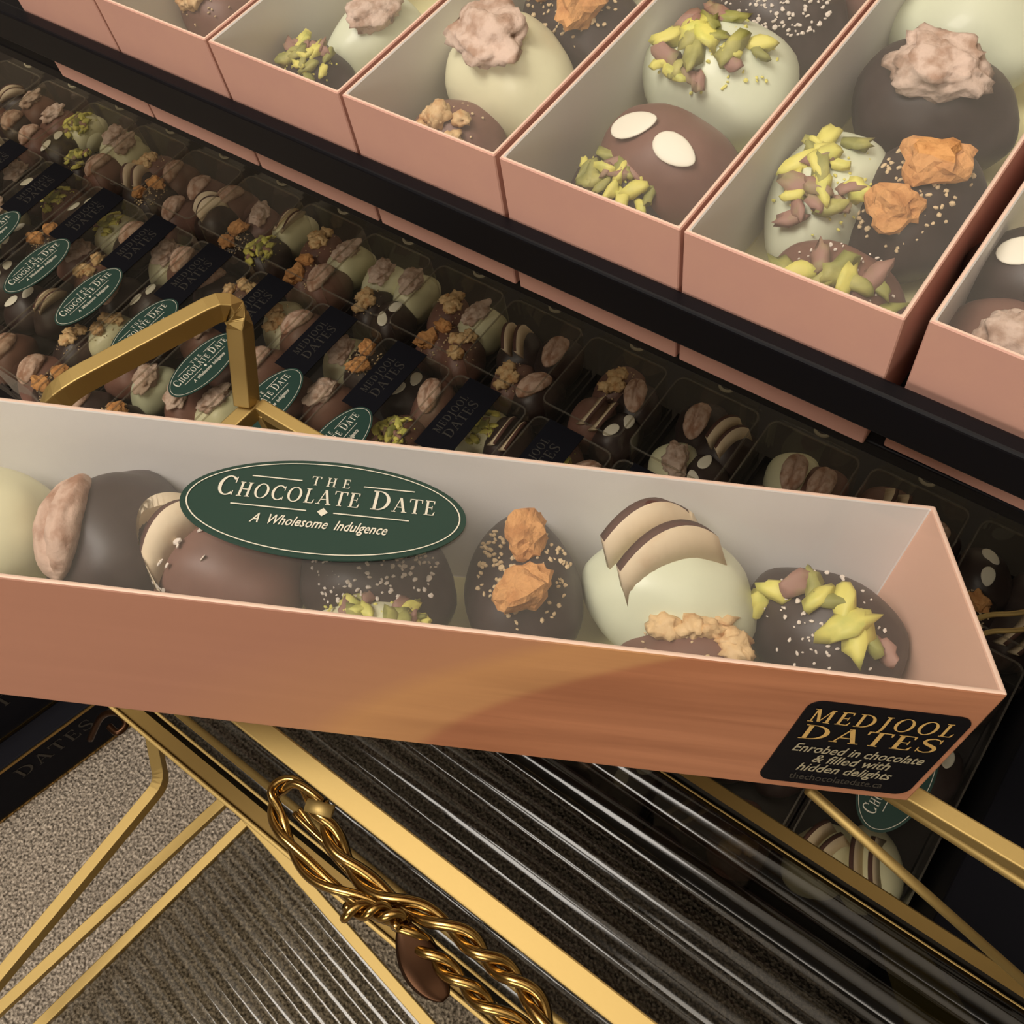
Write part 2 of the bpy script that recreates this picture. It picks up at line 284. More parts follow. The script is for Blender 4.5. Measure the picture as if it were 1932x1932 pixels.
def topping(kind, seed):   # list of (part, MB, mats, smooth, stuff)
    rg = random.Random(seed * 31 + len(kind) * 7 + ord(kind[0])); out = []
    def crumbs(n, mt, smin, smax, name='crumbs', rx=.26, ry=.21, ox=0, oy=0):
        mb = MB()
        for _ in range(n):
            a = rg.uniform(0, 6.28); r = rg.random() ** .5; x = ox + rx * r * math.cos(a); y = oy + ry * r * math.sin(a)
            if (x / DA) ** 2 + (y / DB) ** 2 > .93: continue
            s = rg.uniform(smin, smax); lump(mb, on(x, y), (s, s * rg.uniform(.5, 1), s * .6), rg, .35, 1.5, 1)
        out.append((name, mb, mt, False, True))
    def pist(n, ox=0, oy=0, rx=.2, ry=.12, big=1.0, line=False):
        for i in range(n):
            a = rg.uniform(0, 6.28); r = rg.random() ** .6; x = ox + rx * r * math.cos(a); y = oy + ry * r * math.sin(a); s = rg.uniform(.03, .055) * big
            if line: x = -.25 + .50 * i / (n - 1); y = rg.uniform(-.09, .09)
            mb = lump(MB(), on(x, y, .018), (s * 1.45, s * .75, s * .6), rg, .75, 1.5, 2, flat=.7)
            out.append(('pistachio_piece', mb, ['pistachio_yellow' if rg.random() < .5 else ('pistachio_green' if rg.random() < .55 else 'pistachio_skin')], True, False))
    if kind == 'pecan':
        v, f = ICO[4]; o = []
        off = Vector((seed * 3.1, 0, 0))
        for p in v:
            g = 1 - .55 * math.exp(-(p.y / .12) ** 2) * (p.z > 0) - .26 * (math.cos(p.y * 14 + 4 * noise.noise(p * 2)) * .5 + .5) * (p.z > 0) * (1 - abs(p.x)) + .09 * noise.noise(Vector((p.x * 6, p.y * 9, p.z * 3)) + off)
            o.append(Vector((p.x * .215 * (1 + .05 * noise.noise(p * 2 + off)), p.y * .118 * (1 + .10 * noise.noise(p * 2.5 + off)), p.z * .085 * g + surf(0, 0) + .01 - .5 * DC * (p.x * .215 / DA) ** 2)))
        out.append(('pecan_half', MB().add(o, f), ['pecan'], True, False))
    elif kind == 'cluster':
        mb = MB()
        v, f = ICO[4]; off = Vector((seed * 5.3, 2, 0)); o = []
        for p in v:
            k = 1 + .42 * noise.noise(p * 1.6 + off) + .22 * noise.noise(p * 4 + off) + .10 * noise.noise(p * 9 + off); o.append(Vector((p.x * .185 * k, p.y * .125 * k, surf(0, 0) + .015 + p.z * .075 * k)))
        out.append(('nut_cluster', mb.add(o, f), ['nut_cluster'], True, False))
    elif kind == 'walnut':
        for i in range(7):
            x = rg.uniform(-.17, .17); y = rg.uniform(-.11, .11); s = rg.uniform(.045, .075)
            out.append(('walnut_piece', lump(MB(), on(x, y, .02), (s * 1.2, s, s * .8), rg, .55, 2.2, 3), ['walnut'], True, False))
        crumbs(24, ['crumbs'], .008, .014)
    elif kind == 'pistachio': pist(24, 0, 0, .24, .17, 1.1); crumbs(60, ['pistachio_yellow'], .006, .013)
    elif kind == 'pistachio_few':
        pist(11, 0, 0, .29, .07, 1.35, True); crumbs(90, ['sugar'], .005, .012)
    elif kind == 'coconut':
        for k, yy in enumerate((-.08, .055)):
            mb = MB(); n = 14; v = []; L = .20
            for i in range(n + 1):
                t = -1 + 2 * i / n; x = t * L; zc = surf(x * .9, yy) + .0; h = .17 * (1 - .4 * t * t) ; lean = .09
                for dy, dz in ((-.017, 0), (.017, 0), (.017 + lean, h), (-.017 + lean, h), ): v.append((x, yy + dy + .03 * (1 - t * t), zc + dz - .03))
            f = []; mi = []
            for i in range(n):
                a = i * 4; b = a + 4
                for q in range(4): f.append((a + q, b + q, b + (q + 1) % 4, a + (q + 1) % 4)); mi.append(1 if q == 2 else 0)
            f += [(0, 1, 2, 3), (n * 4 + 3, n * 4 + 2, n * 4 + 1, n * 4)]; mi += [0, 0]
            mb.v = [Vector(p) for p in v]; mb.f = f; mb.m = mi; out.append(('coconut_slice', mb, ['coconut', 'coconut_rind'], True, False))
    elif kind == 'almond':
        for k, (x, y, a) in enumerate(((-.12, .03, .5), (.10, -.03, -.2))):
            v, f = ICO[3]; R = Matrix.Rotation(a, 3, 'Z') @ Matrix.Rotation(x * 1.3, 3, 'Y') @ Matrix.Rotation(-y * 3, 3, 'X'); out.append(('almond_flake', MB().add([R @ Vector((p.x * .10 * (1 - .15 * p.x), p.y * (.058 - .02 * p.x), p.z * .010)) + Vector(on(x, y, .008)) for p in v], f), ['almond'], True, False))
    elif kind == 'toffee':
        for x, y, s in ((-.13, .02, .11), (.11, -.02, .13)):
            out.append(('toffee_chunk', lump(MB(), on(x, y, .03), (s, s * .8, s * .62), rg, .45, 1.5, 3), ['toffee'], False, False))
        crumbs(130, ['crumbs'], .007, .016)
    elif kind == 'crumbs': crumbs(230, ['sugar'], .006, .014)
    elif kind == 'sugar': crumbs(22, ['sugar'], .008, .022, 'sugar_flecks')
    return out
PROTO = {}; NMESH = {}
def date(colour, kind, seed, loc, rot, scale, label, group, hi, thing_loc_world=True, top_rot=0.0, top_off=(0, 0)):
    key = (colour, kind, seed, hi, top_rot, top_off)
    if key not in PROTO:
        bk = (colour, seed % 3)
        if bk not in BODY: BODY[bk] = body_mesh(seed % 3, colour)
        o = bpy.data.objects.new('chocolate_date', BODY[bk]); sc.collection.objects.link(o)
        parts = topping(kind, seed) if kind else []
        if kind == 'coconut_crumbs': parts = topping('coconut', seed) + topping('sugar', seed)
        if not hi and len(parts) > 1:
            by = {}
            for nme, mb, mt, sm, st in parts:
                q = by.setdefault('toppings' if 'coconut' in nme else 'toppings', [MB(), [], sm])
                base = len(q[1]); idx = []
                for mm in mt:
                    if mm not in q[1]: q[1].append(mm)
                    idx.append(q[1].index(mm))
                k = len(q[0].v); q[0].v += mb.v; q[0].f += [[i + k for i in ff] for ff in mb.f]; q[0].m += [idx[m] for m in mb.m]
            parts = [({'pistachio': 'pistachio_topping', 'pistachio_few': 'pistachio_topping', 'walnut': 'walnut_topping', 'toffee': 'toffee_topping', 'almond': 'almond_topping'}.get(kind, 'coconut_topping'), b[0], b[1], b[2], False) for a, b in by.items()]
        for nme, mb, mt, sm, st in parts:
            if top_rot or top_off != (0, 0):
                R = Matrix.Rotation(top_rot, 3, 'Z'); nv = []
                for p in mb.v:
                    q = R @ Vector((p.x, p.y, 0)); h = p.z - surf(p.x, p.y); X = q.x + top_off[0]; Y = q.y + top_off[1]; kk = math.sqrt((X / DA) ** 2 + (Y / DB) ** 2) / .93; X, Y = (X / kk, Y / kk) if kk > 1 else (X, Y); nv.append(Vector((X, Y, surf(X, Y) + h)))
                mb.v = nv
            c = mb.build(nme, mt, o, sm)
            if st: c['kind'] = 'stuff'
        PROTO[key] = o; first = True
    else:
        src = PROTO[key]; o = src.copy(); sc.collection.objects.link(o); first = False
        for ch in src.children: c = ch.copy(); sc.collection.objects.link(c); c.parent = o
    o.location = loc; o.rotation_mode = 'XYZ'; o.rotation_euler = rot; o.scale = (scale,) * 3 if not isinstance(scale, (tuple, list)) else scale
    tag(o, label, 'chocolate', group); return o
CN = {'white_choc': 'cream white chocolate date', 'mint_choc': 'pale greenish-white chocolate date', 'milk_choc': 'milk chocolate date', 'dark_choc': 'dark chocolate date'}
KN = {'pecan': 'with a pecan half', 'cluster': 'with a rough pink-beige nut cluster', 'walnut': 'with walnut pieces', 'pistachio': 'with chopped pistachios', 'pistachio_few': 'with big pistachio pieces', 'coconut': 'with two coconut slices', 'coconut_crumbs': 'with coconut slices', 'almond': 'with almond flakes', 'toffee': 'with toffee chunks', 'crumbs': 'covered in crumbs', 'sugar': 'with pale flecks', None: 'without topping'}
# ---------------------------------------------------------------- structure: floor and display furniture
fl = MB().box((-40, -40, -.5), (40, 40, 0)).build('floor', ['carpet']); fl['kind'] = 'structure'
for nm, a, b in (('ceiling', (-40, -40, 31.5), (40, 40, 32)), ('wall_back', (-40, 12, 0), (40, 12.5, 31.5)), ('wall_front', (-40, -40.5, 0), (40, -40, 31.5)), ('wall_left', (-40.5, -40, 0), (-40, 12, 31.5)), ('wall_right', (40, -40, 0), (40.5, 12, 31.5))):
    w_ = MB().box(a, b).build(nm, ['wall_paint']); w_['kind'] = 'structure'
cab = empty('display_cabinet', W(0, 0, FLOOR)); tag(cab, 'black base cabinet holding the clear date boxes below the top shelf', 'cabinet')
ZB = -5.42      # top of the cabinet
MB().box((-14, -1.15, 0), (3.5, 5.0, ZB - FLOOR - .12)).build('body', ['black_matt'], cab)
bevel(MB().box((-14, -1.25, ZB - FLOOR - .12), (3.5, 5.0, ZB - FLOOR - .005)).build('display_board', ['dark_tray'], cab))
pl = bevel(MB().box((3.56, -1.25, 0), (7.5, 5.0, 3.1)).build('display_plinth', ['black_matt']), .03); pl.location = W(0, 0, FLOOR); tag(pl, 'plain black display plinth at the right edge, beside the clear boxes', 'plinth')
sh = empty('display_shelf', W(0, 0, -.86)); tag(sh, 'black display shelf with a front rail holding the row of pink boxes', 'shelf')
bevel(MB().box((-9, .03, -.10), (9, 5.3, -.006)).build('shelf_board', ['black_plastic'], sh))
bevel(MB().box((-9, -.100, .246), (9, -.006, .508)).build('front_rail', ['black_plastic'], sh), .018, 3)
for x in (-8.9, 8.9): MB().box((x - .05, -.09, -.1), (x + .05, .2, .36)).build('rail_bracket', ['black_plastic'], sh)
for x in (-8.8, 8.8): MB().box((x - .1, 5.1, -6.4), (x + .1, 5.3, -.1)).build('upright', ['black_plastic'], sh)
# ---------------------------------------------------------------- cardboard boxes
def tray(parent, x0, x1, y0, y1, H, tx=0.0, ty=0.0, long_x=True, outer='pink_card', t=.022, fl=0.0):
    """open tray, rim at z=0, bottom at -H, walls lean inwards by tx/ty at the bottom"""
    def rect(ix, iy, z): k = -z / H; return [(x0 + ix + tx * k * 0, y0 + iy + ty * k, z), (x1 - ix - tx * k, y0 + iy + ty * k, z), (x1 - ix - tx * k, y1 - iy - ty * k, z), (x0 + ix, y1 - iy - ty * k, z)]
    v = rect(0, 0, 0) + rect(0, 0, -H) + rect(t, t, 0) + rect(t, t, -H + t + fl)
    f = []; m = []
    for i in range(4):
        j = (i + 1) % 4; longside = (i % 2 == 0) == long_x
        f.append((i, 4 + i, 4 + j, j)); m.append(4 if (longside and outer == 'printed_card' and i == 0) else 0)
        f.append((8 + i, 8 + j, 12 + j, 12 + i)); m.append(1 if longside else 2)
        f.append((i, j, 8 + j, 8 + i)); m.append(3)
    f.append((4, 7, 6, 5)); m.append(0); f.append((12, 13, 14, 15)); m.append(5)
    return mk('tray', v, f, ['pink_card', 'white_card', 'inner_pink', 'card_edge', 'printed_card', 'cream_paper'], parent, m)
def film(parent, x0, x1, y0, y1, z=.004, name='clear_lid'):
    return MB().add([(x0, y0, z), (x1, y0, z), (x1, y1, z), (x0, y1, z)], [(0, 1, 2, 3)]).build(name, ['clear_film'], parent)
TOPX = [-5.02, -4.01, -3.01, -2.01, -1.01, -.008, .985, 2.05, 3.09]
for i, x in enumerate(TOPX):
    w = .975 if i != 6 else .985
    desc = ['fourth from the left edge', '', '', '', '', '', '', '', ''][0]
    names = ['pink date box at the far left end of the shelf row, only its corner visible', 'pink date box second from the left on the top shelf', 'pink date box above the rail holding walnut bits at its front corner',
             'pink date box with one pecan-topped white date and a pistachio heap at its front', 'pink date box with a single big white date and walnuts in front', 'pink date box with a pistachio white date behind an almond-flaked milk date',
             'pink date box whose upright white pistachio date stands beside dark dates with toffee', 'pink date box at the right edge, past the dark gap on the shelf', 'pink date box beyond the right edge of the shelf row']
    if i in (0, 8): continue
    b = empty('date_box', W(x + .004, 0, 0)); tag(b, names[i], 'box', 'pink boxes on the top shelf')
    if i == 7: b.location.y += .04 * U; b.rotation_euler = (0, 0, math.radians(-.6))
    bevel(tray(b, 0, w, 0, 4.2, .86, .0, .0, False, fl=.21), .006, 1); film(b, .012, w - .012, .012, 4.188)
# the large box lying in front
HO = Vector((2.90181183, -1.09963615, -0.23797061))
HR = Matrix(((0.84956019, -0.52716862, -0.01845896), (0.49622761, 0.7868495, 0.36691421), (-0.17890123, -0.32087555, 0.93007163)))
HH = .70790782; HW = .96
hb = empty('date_box', W(*HO)); hb.matrix_world = Matrix.Translation(W(*HO)) @ HR.to_4x4(); tag(hb, 'big orange-pink gift box of dates with green oval label, lying across the foreground', 'box')
bevel(tray(hb, -4.7, 0, 0, HW, HH, .077, .0255, True, 'printed_card'), .008, 2); film(hb, -4.69, -.010, .010, HW - .010)
oval_label(hb, (-2.405, .505, .010), (0, 0, math.radians(1.2)), 1.0)
bl = empty('tmp', (0, 0, 0)); bpy.data.objects.remove(bl)
def hloc(px, py, zl=None, yl=None):   # pixel to the big box's own frame, on a plane of it
    d = HR.transposed() @ ray(px, py); c = HR.transposed() @ (CC - HO); s = (zl - c.z) / d.z if zl is not None else (yl - c.y) / d.y; return c + d * s
# black label on the front side
def black_label(parent):
    cs = [hloc(*p, yl=.012) for p in ((1432, 1471), (1709, 1503), (1856, 1351), (1524, 1318))]
    x0 = sum(c.x for c in (cs[0], cs[3])) / 2 + .0; x1 = min(sum(c.x for c in (cs[1], cs[2])) / 2, -.075); z0 = (cs[0].z + cs[1].z) / 2; z1 = (cs[2].z + cs[3].z) / 2
    w = x1 - x0; h = z1 - z0; r = .05; pts = []; shk = ((cs[2].x + cs[3].x) - (cs[0].x + cs[1].x)) / 2 / h
    for cx, cz, a in ((w / 2 - r, h / 2 - r, 0), (-w / 2 + r, h / 2 - r, 90), (-w / 2 + r, -h / 2 + r, 180), (w / 2 - r, -h / 2 + r, 270)):
        for k in range(7): A = math.radians(a + k * 15); pts.append((cx + r * math.cos(A), cz + r * math.sin(A), 0))
    pts = [(a + shk * b, b, c) for a, b, c in pts]; n = len(pts); v = pts + [(a, b, -.005) for a, b, c in pts]; f = [tuple(range(n))] + [(i, n + i, n + (i + 1) % n, (i + 1) % n) for i in range(n)]
    o = mk('product_label', v, f, 'black_plastic', parent); o['label'] = 'black rounded label'
    lean = math.atan2(.0255, HH); M = Matrix.Translation(Vector(((x0 + x1) / 2, .0255 * (-(z0 + z1) / 2) / HH - .006, (z0 + z1) / 2)) * U) @ Matrix.Rotation(math.radians(90) + lean, 4, 'X'); o.matrix_local = M
    s = serif([('MEDJOOL', 0, h * .275, h * .15, .16, .98, 0, 0), ('DATES', 0, h * .07, h * .17, .13, 1.28, 0, 0)]); [setattr(p, 'x', p.x + shk * p.y) for p in s.v]; t = s.build('lettering', ['gold_ink'], o); t.location.z = .003 * U
    for txt, y, ww, hh, mt in (('Enrobed in chocolate', -h * .085, w * .84, h * .14, 'grey_ink'), ('& filled with', -h * .20, w * .50, h * .14, 'grey_ink'), ('hidden delights', -h * .32, w * .62, h * .14, 'grey_ink'), ('thechocolatedate.ca', -h * .435, w * .62, h * .11, 'dull_ink')):
        t = script(txt, shk * y, y, hh, ww, (.35 if mt == 'grey_ink' else 0) + shk * hh * .5, .012).build('lettering', [mt], o); t.location.z = .003 * U
    return o
black_label(hb)
# dates in the big box: (p1, p2 pixel ends of the long axis, local z, tilt, colour, topping, seed, scale, top_rot, top_off)
HELD = [((-150, 985), (75, 1015), -.42, 0, 'white_choc', None, 0, 1.0, 0, (0, 0), 'at the left edge of the picture'),
        ((200, 1105), (262, 968), -.42, (-.42, -.4), 'dark_choc', 'pecan', 1, 1.05, 0.0, (.0, .06), 'beside the plain white date'),
        ((290, 1070), (565, 1110), -.44, 0, 'milk_choc', 'coconut_crumbs', 2, .98, 1.0, (-.20, -.03), 'under the left of the oval label'),
        ((560, 1095), (865, 1125), -.44, .35, 'dark_choc', 'crumbs', 3, .96, 0, (0, 0), 'under the oval label'),
        ((575, 1205), (835, 1235), -.50, 0, 'white_choc', 'pistachio', 4, .80, 0, (0, 0), 'half hidden by the front edge'),
        ((965, 1020), (1010, 1215), -.44, (.1, .35), 'dark_choc', 'toffee', 5, .93, 0, (0, 0), 'right of the oval label'),
        ((1125, 1090), (1400, 1150), -.42, .2, 'mint_choc', 'coconut', 6, 1.08, .62, (-.05, .03), 'with walnuts before it'),
        ((1180, 1262), (1420, 1292), -.52, 0, 'milk_choc', 'walnut', 7, .85, 0, (0, 0.02), 'in front of the coconut date'),
        ((1450, 1130), (1660, 1270), -.45, .5, 'dark_choc', 'pistachio_few', 8, 1.0, .0, (0, -.01), 'at the right end')]
for p1, p2, zl, tilt, col, kd, sd, s, tr, to, where in HELD:
    a = hloc(*p1, zl=zl); b = hloc(*p2, zl=zl); c = (a + b) / 2; yaw = math.atan2(b.y - a.y, b.x - a.x)
    M = HR @ Matrix.Rotation(yaw, 3, 'Z') @ Matrix.Rotation(tilt[1] if isinstance(tilt, tuple) else 0, 3, 'Y') @ Matrix.Rotation(tilt[0] if isinstance(tilt, tuple) else tilt, 3, 'X'); c.y = min(max(c.y, .28 * s), HW - .28 * s)
    date(col, kd, sd, W(*(HO + HR @ c)), M.to_euler('XYZ'), s, CN[col] + ' ' + KN[kd].replace('rough pink-beige ', '') + ', big front box, ' + where.replace(' of the picture', ''), 'dates in the big front box', True, top_rot=tr, top_off=to)
# dates in the top-shelf boxes
TOPD = [((330, -5), (430, 30), 'milk_choc', 'walnut', 9, .8, 'third pink box from the left, at the front', 0),
        ((540, 115), (660, 165), 'dark_choc', 'pistachio', 10, .78, 'front corner left of the pink-clustered white date', 0),
        ((640, 90), (770, 20), 'mint_choc', 'cluster', 11, .92, 'pink box left of the single big white date', 0),
        ((800, 245), (930, 290), 'milk_choc', 'walnut', 12, .85, 'front corner below the single big white date', 0),
        ((885, 85), (1060, 235), 'white_choc', 'cluster', 13, 1.28, 'biggest single white one on the top shelf', 0),
        ((1030, 20), (1160, 70), 'dark_choc', 'toffee', 14, 1.1, 'top of the picture behind the big white date', 0),
        ((1100, 340), (1260, 410), 'dark_choc', 'pistachio', 15, .88, 'front corner before the almond-flaked date', 0),
        ((1180, 290), (1350, 350), 'milk_choc', 'almond', 16, 1.18, 'front of the middle pink box', 0),
        ((1255, 125), (1460, 185), 'mint_choc', 'pistachio', 17, 1.25, 'behind the almond-flaked milk date', 0),
        ((1390, 20), (1550, 60), 'dark_choc', 'crumbs', 18, 1.15, 'at the top edge behind the pistachio date', 0),
        ((1540, -60), (1680, -30), 'milk_choc', 'walnut', 26, 1.1, 'last one visible at the top edge of its pink box', 0),
        ((1150, -60), (1280, -30), 'white_choc', 'pistachio', 27, 1.05, 'top edge, behind the dark toffee date', 0),
        ((1465, 540), (1660, 600), 'milk_choc', 'pistachio_few', 19, .95, 'front corner below the upright white date', 0),
        ((1470, 460), (1610, 270), 'mint_choc', 'pistachio', 20, 1.03, 'leaning upright in the box beside the dark gap', 0),
        ((1740, 480), (1850, 350), 'dark_choc', 'toffee', 21, 1.08, 'beside the upright white pistachio date', 0),
        ((1650, 170), (1880, 240), 'dark_choc', 'cluster', 22, 1.22, 'behind the toffee one in the box beside the gap', 0),
        ((1720, 50), (1930, 80), 'mint_choc', None, 23, 1.15, 'upper right behind the dark clustered date', 0),
        ((1850, 500), (1990, 560), 'dark_choc', 'almond', 24, 1.1, 'at the right picture edge past the gap', 0),
        ((1860, 650), (1990, 700), 'milk_choc', 'cluster', 25, 1.0, 'front corner of the right-edge box', 0)]
for p1, p2, col, kd, sd, s, where, tilt in TOPD:
    zl = -.34 if s > .9 else -.42
    a = at(*p1, zl); b = at(*p2, zl); c = (a + b) / 2; yaw = math.atan2(b.y - a.y, b.x - a.x)
    for bx in TOPX:
        if bx - .02 <= c.x < bx + 1.0: c.x = min(max(c.x, bx + .03 + .25 * s), bx + .95 - .25 * s)
    c.y = max(c.y, .05 + .30 * s); c.z = -.645 + .235 * s
    hz = p2[0] - p1[0] > abs(p2[1] - p1[1])
    date(col, kd, sd, W(*c), (.35 if hz else 0, 0 if hz else -.38, yaw), s, CN[col].replace('chocolate ', '') + ' ' + KN[kd].replace('rough pink-beige ', '') + ', ' + where, 'dates in the top shelf boxes', True)
# ---------------------------------------------------------------- lower display: clear boxes
def round_rect(w, h, r, n=5):
    pts = []
    for cx, cy, a in ((w / 2 - r, h / 2 - r, 0), (-w / 2 + r, h / 2 - r, 90), (-w / 2 + r, -h / 2 + r, 180), (w / 2 - r, -h / 2 + r, 270)):
        for k in range(n + 1): A = math.radians(a + k * 90 / n); pts.append((cx + r * math.cos(A), cy + r * math.sin(A)))
    return pts
def clear_box_parts(parent, w, L, hang, H=.80):
    """origin: middle of the front bottom edge"""
    mb = MB(); t = .02
    mb.box((-w / 2, 0, 0), (w / 2, L, .03)); mb.box((-w / 2, 0, .03), (-w / 2 + t, L, .16)); mb.box((w / 2 - t, 0, .03), (w / 2, L, .16)); mb.box((-w / 2, 0, .03), (w / 2, t, .16)); mb.box((-w / 2, L - t, .03), (w / 2, L, .16))
    mb.build('base_tray', ['dark_tray'], parent)
    pts = round_rect(w - .02, L - .02, .09); n = len(pts); cy = L / 2; v = []
    for z, k in ((.10, 1), (H - .04, .985), (H, .955)): v += [(x * k, cy + y * (1 - (1 - k) * .6), z) for x, y in pts]
    f = [(j * n + i, j * n + (i + 1) % n, (j + 1) * n + (i + 1) % n, (j + 1) * n + i) for j in range(2) for i in range(n)] + [tuple(2 * n + i for i in range(n))]
    mk('clear_lid', v, f, 'clear_lid', parent, None, False)
    e = MB(); ring_pts = [Vector((x * .955, cy + y * .973, H)) for x, y in pts]; sweep(e, ring_pts + [ring_pts[0]], .014, .014)
    e.build('lid_edge', ['clear_edge'], parent)
    if hang:
        t = MB(); c = (0, L + .10, H - .02); ww = .42
        t.box((-ww, L - .02, H - .03), (ww, L + .03, H - .015)); t.box((-ww + .05, L + .03, H - .03), (ww - .05, L + .17, H - .015)); t.build('hang_tab', ['clear_lid'], parent)
        h = MB(); P = [Vector((.07 * math.cos(a * math.pi / 8), L + .09 + .05 * math.sin(a * math.pi / 8), H - .005)) for a in range(17)]; sweep(h, P, .022, .022); h.build('hang_hole_rim', ['grey_ink'], parent)
ordn = ['first', 'second', 'third', 'fourth', 'fifth', 'sixth', 'seventh', 'eighth', 'ninth', 'tenth', 'eleventh', 'twelfth', 'thirteenth', 'fourteenth', 'fifteenth', 'sixteenth', 'seventeenth']
def copy_children(src, dst):
    for ch in src.children:
        c = ch.copy(); sc.collection.objects.link(c); c.parent = dst; copy_children(ch, c)
rg = random.Random(11)
PB = .975; cB = [-5.77 + PB * k for k in range(-5, 9)]; cB.append(3.0)
cA = [1.07 + 1.013 * k for k in range(-12, 3)]
protoB = {}
def black_strip(parent, y):
    o = MB().box((-.20, -.46, 0), (.20, .46, .006)).build('product_label', ['black_matt'], parent); o.location = Vector((-.10, y, .805)) * U; o['label'] = 'black label with faint lettering'
    s = serif([('MEDJOOL', 0, .08, .085, .12, .9, 0, 0), ('DATES', 0, -.06, .11, .10, 1, 0, 0)]); t = s.build('lettering', ['dull_ink'], o); t.rotation_euler = (0, 0, math.radians(90)); t.location = Vector((.03, 0, .008)) * U
def place_boxes(row, centres, y0, L, hang):
    for i, x in enumerate(centres):
        special = (row == 'front' and i == len(centres) - 1)
        yy = y0 if not special else -.87; LL = L if not special else L - .38
        key = (row, special)
        if key not in protoB:
            b = empty('clear_date_box', W(0, 0, 0)); clear_box_parts(b, .955, LL, hang)
            if row == 'front':
                oval_label(b, (0, (.04 - yy), .806), (0, 0, math.radians(90)), .92, True); black_strip(b, .92 - yy)
            protoB[key] = b
        else:
            b = bpy.data.objects.new('clear_date_box', None); sc.collection.objects.link(b); copy_children(protoB[key], b)
        b.location = W(x, yy, ZB); b.rotation_euler = (0, 0, rg.uniform(-.006, .006))
        lab = ('clear box of dates with green oval label, %s from left in front row' if row == 'front' else 'clear hang-tab date box in the row under the shelf, %s from left') % ordn[i]
        if special: lab = 'clear plastic box of coconut-topped dates at the right end, beside the black plinth'
        tag(b, lab, 'box', 'clear boxes in the %s display row' % row)
place_boxes('front', cB, -1.25, 2.66, False)
place_boxes('back', cA, 1.50, 1.00, True)
# dates in the clear boxes
kinds = [('white_choc', 'cluster'), ('white_choc', 'walnut'), ('dark_choc', 'almond'), ('milk_choc', 'pecan'), ('dark_choc', 'toffee'), ('dark_choc', 'pistachio'), ('white_choc', 'pistachio'), ('milk_choc', 'walnut'), ('dark_choc', 'coconut'), ('dark_choc', 'pecan'), ('white_choc', 'coconut'), ('milk_choc', 'cluster')]
FIX = {}   # (row, box, column, place) -> kind, from the photograph's pixels
SPOT = [(660, 480, 'white_choc', 'cluster'), (790, 545, 'white_choc', 'cluster'), (900, 600, 'white_choc', 'cluster'), (560, 420, 'white_choc', 'coconut'), (1080, 590, 'white_choc', None), (420, 380, 'dark_choc', 'coconut'),
        (1045, 655, 'dark_choc', 'pecan'), (985, 715, 'milk_choc', 'walnut'), (850, 640, 'milk_choc', 'toffee'), (590, 520, 'milk_choc', 'toffee'), (720, 570, 'dark_choc', 'walnut'), (1190, 710, 'milk_choc', 'walnut'), (1140, 780, 'milk_choc', 'coconut'),
        (1350, 785, 'dark_choc', 'pecan'), (1290, 880, 'white_choc', 'cluster'), (1520, 890, 'white_choc', 'pecan'), (1680, 930, 'milk_choc', 'coconut'), (150, 230, 'white_choc', 'pistachio'), (230, 260, 'white_choc', 'cluster'), (280, 330, 'dark_choc', 'coconut'),
        (320, 485, 'white_choc', 'cluster'), (540, 600, 'white_choc', 'walnut'), (655, 670, 'white_choc', 'cluster'), (775, 740, 'dark_choc', 'almond'), (925, 810, 'white_choc', 'pistachio'), (1070, 870, 'milk_choc', 'pistachio'),
        (745, 800, 'milk_choc', 'pistachio'), (255, 735, 'mint_choc', 'cluster'), (200, 600, 'white_choc', 'walnut'), (60, 620, 'milk_choc', 'toffee'), (75, 700, 'milk_choc', 'pecan'), (130, 660, 'dark_choc', 'walnut'), (215, 425, 'white_choc', 'pistachio'), (160, 460, 'milk_choc', 'cluster'),
        (100, 370, 'milk_choc', 'pistachio'), (30, 330, 'dark_choc', 'cluster'), (270, 520, 'dark_choc', 'walnut'), (420, 760, 'white_choc', 'cluster'), (610, 745, 'milk_choc', 'cluster'), (1620, 1560, 'white_choc', 'coconut'), (1560, 1640, 'white_choc', 'coconut'), (1640, 1620, 'white_choc', 'coconut')]
spots = [((lambda q: (q.x, q.y))(at(px, py, -4.95)), c, k) for px, py, c, k in SPOT]; used = [False] * len(spots)
cnt = 0
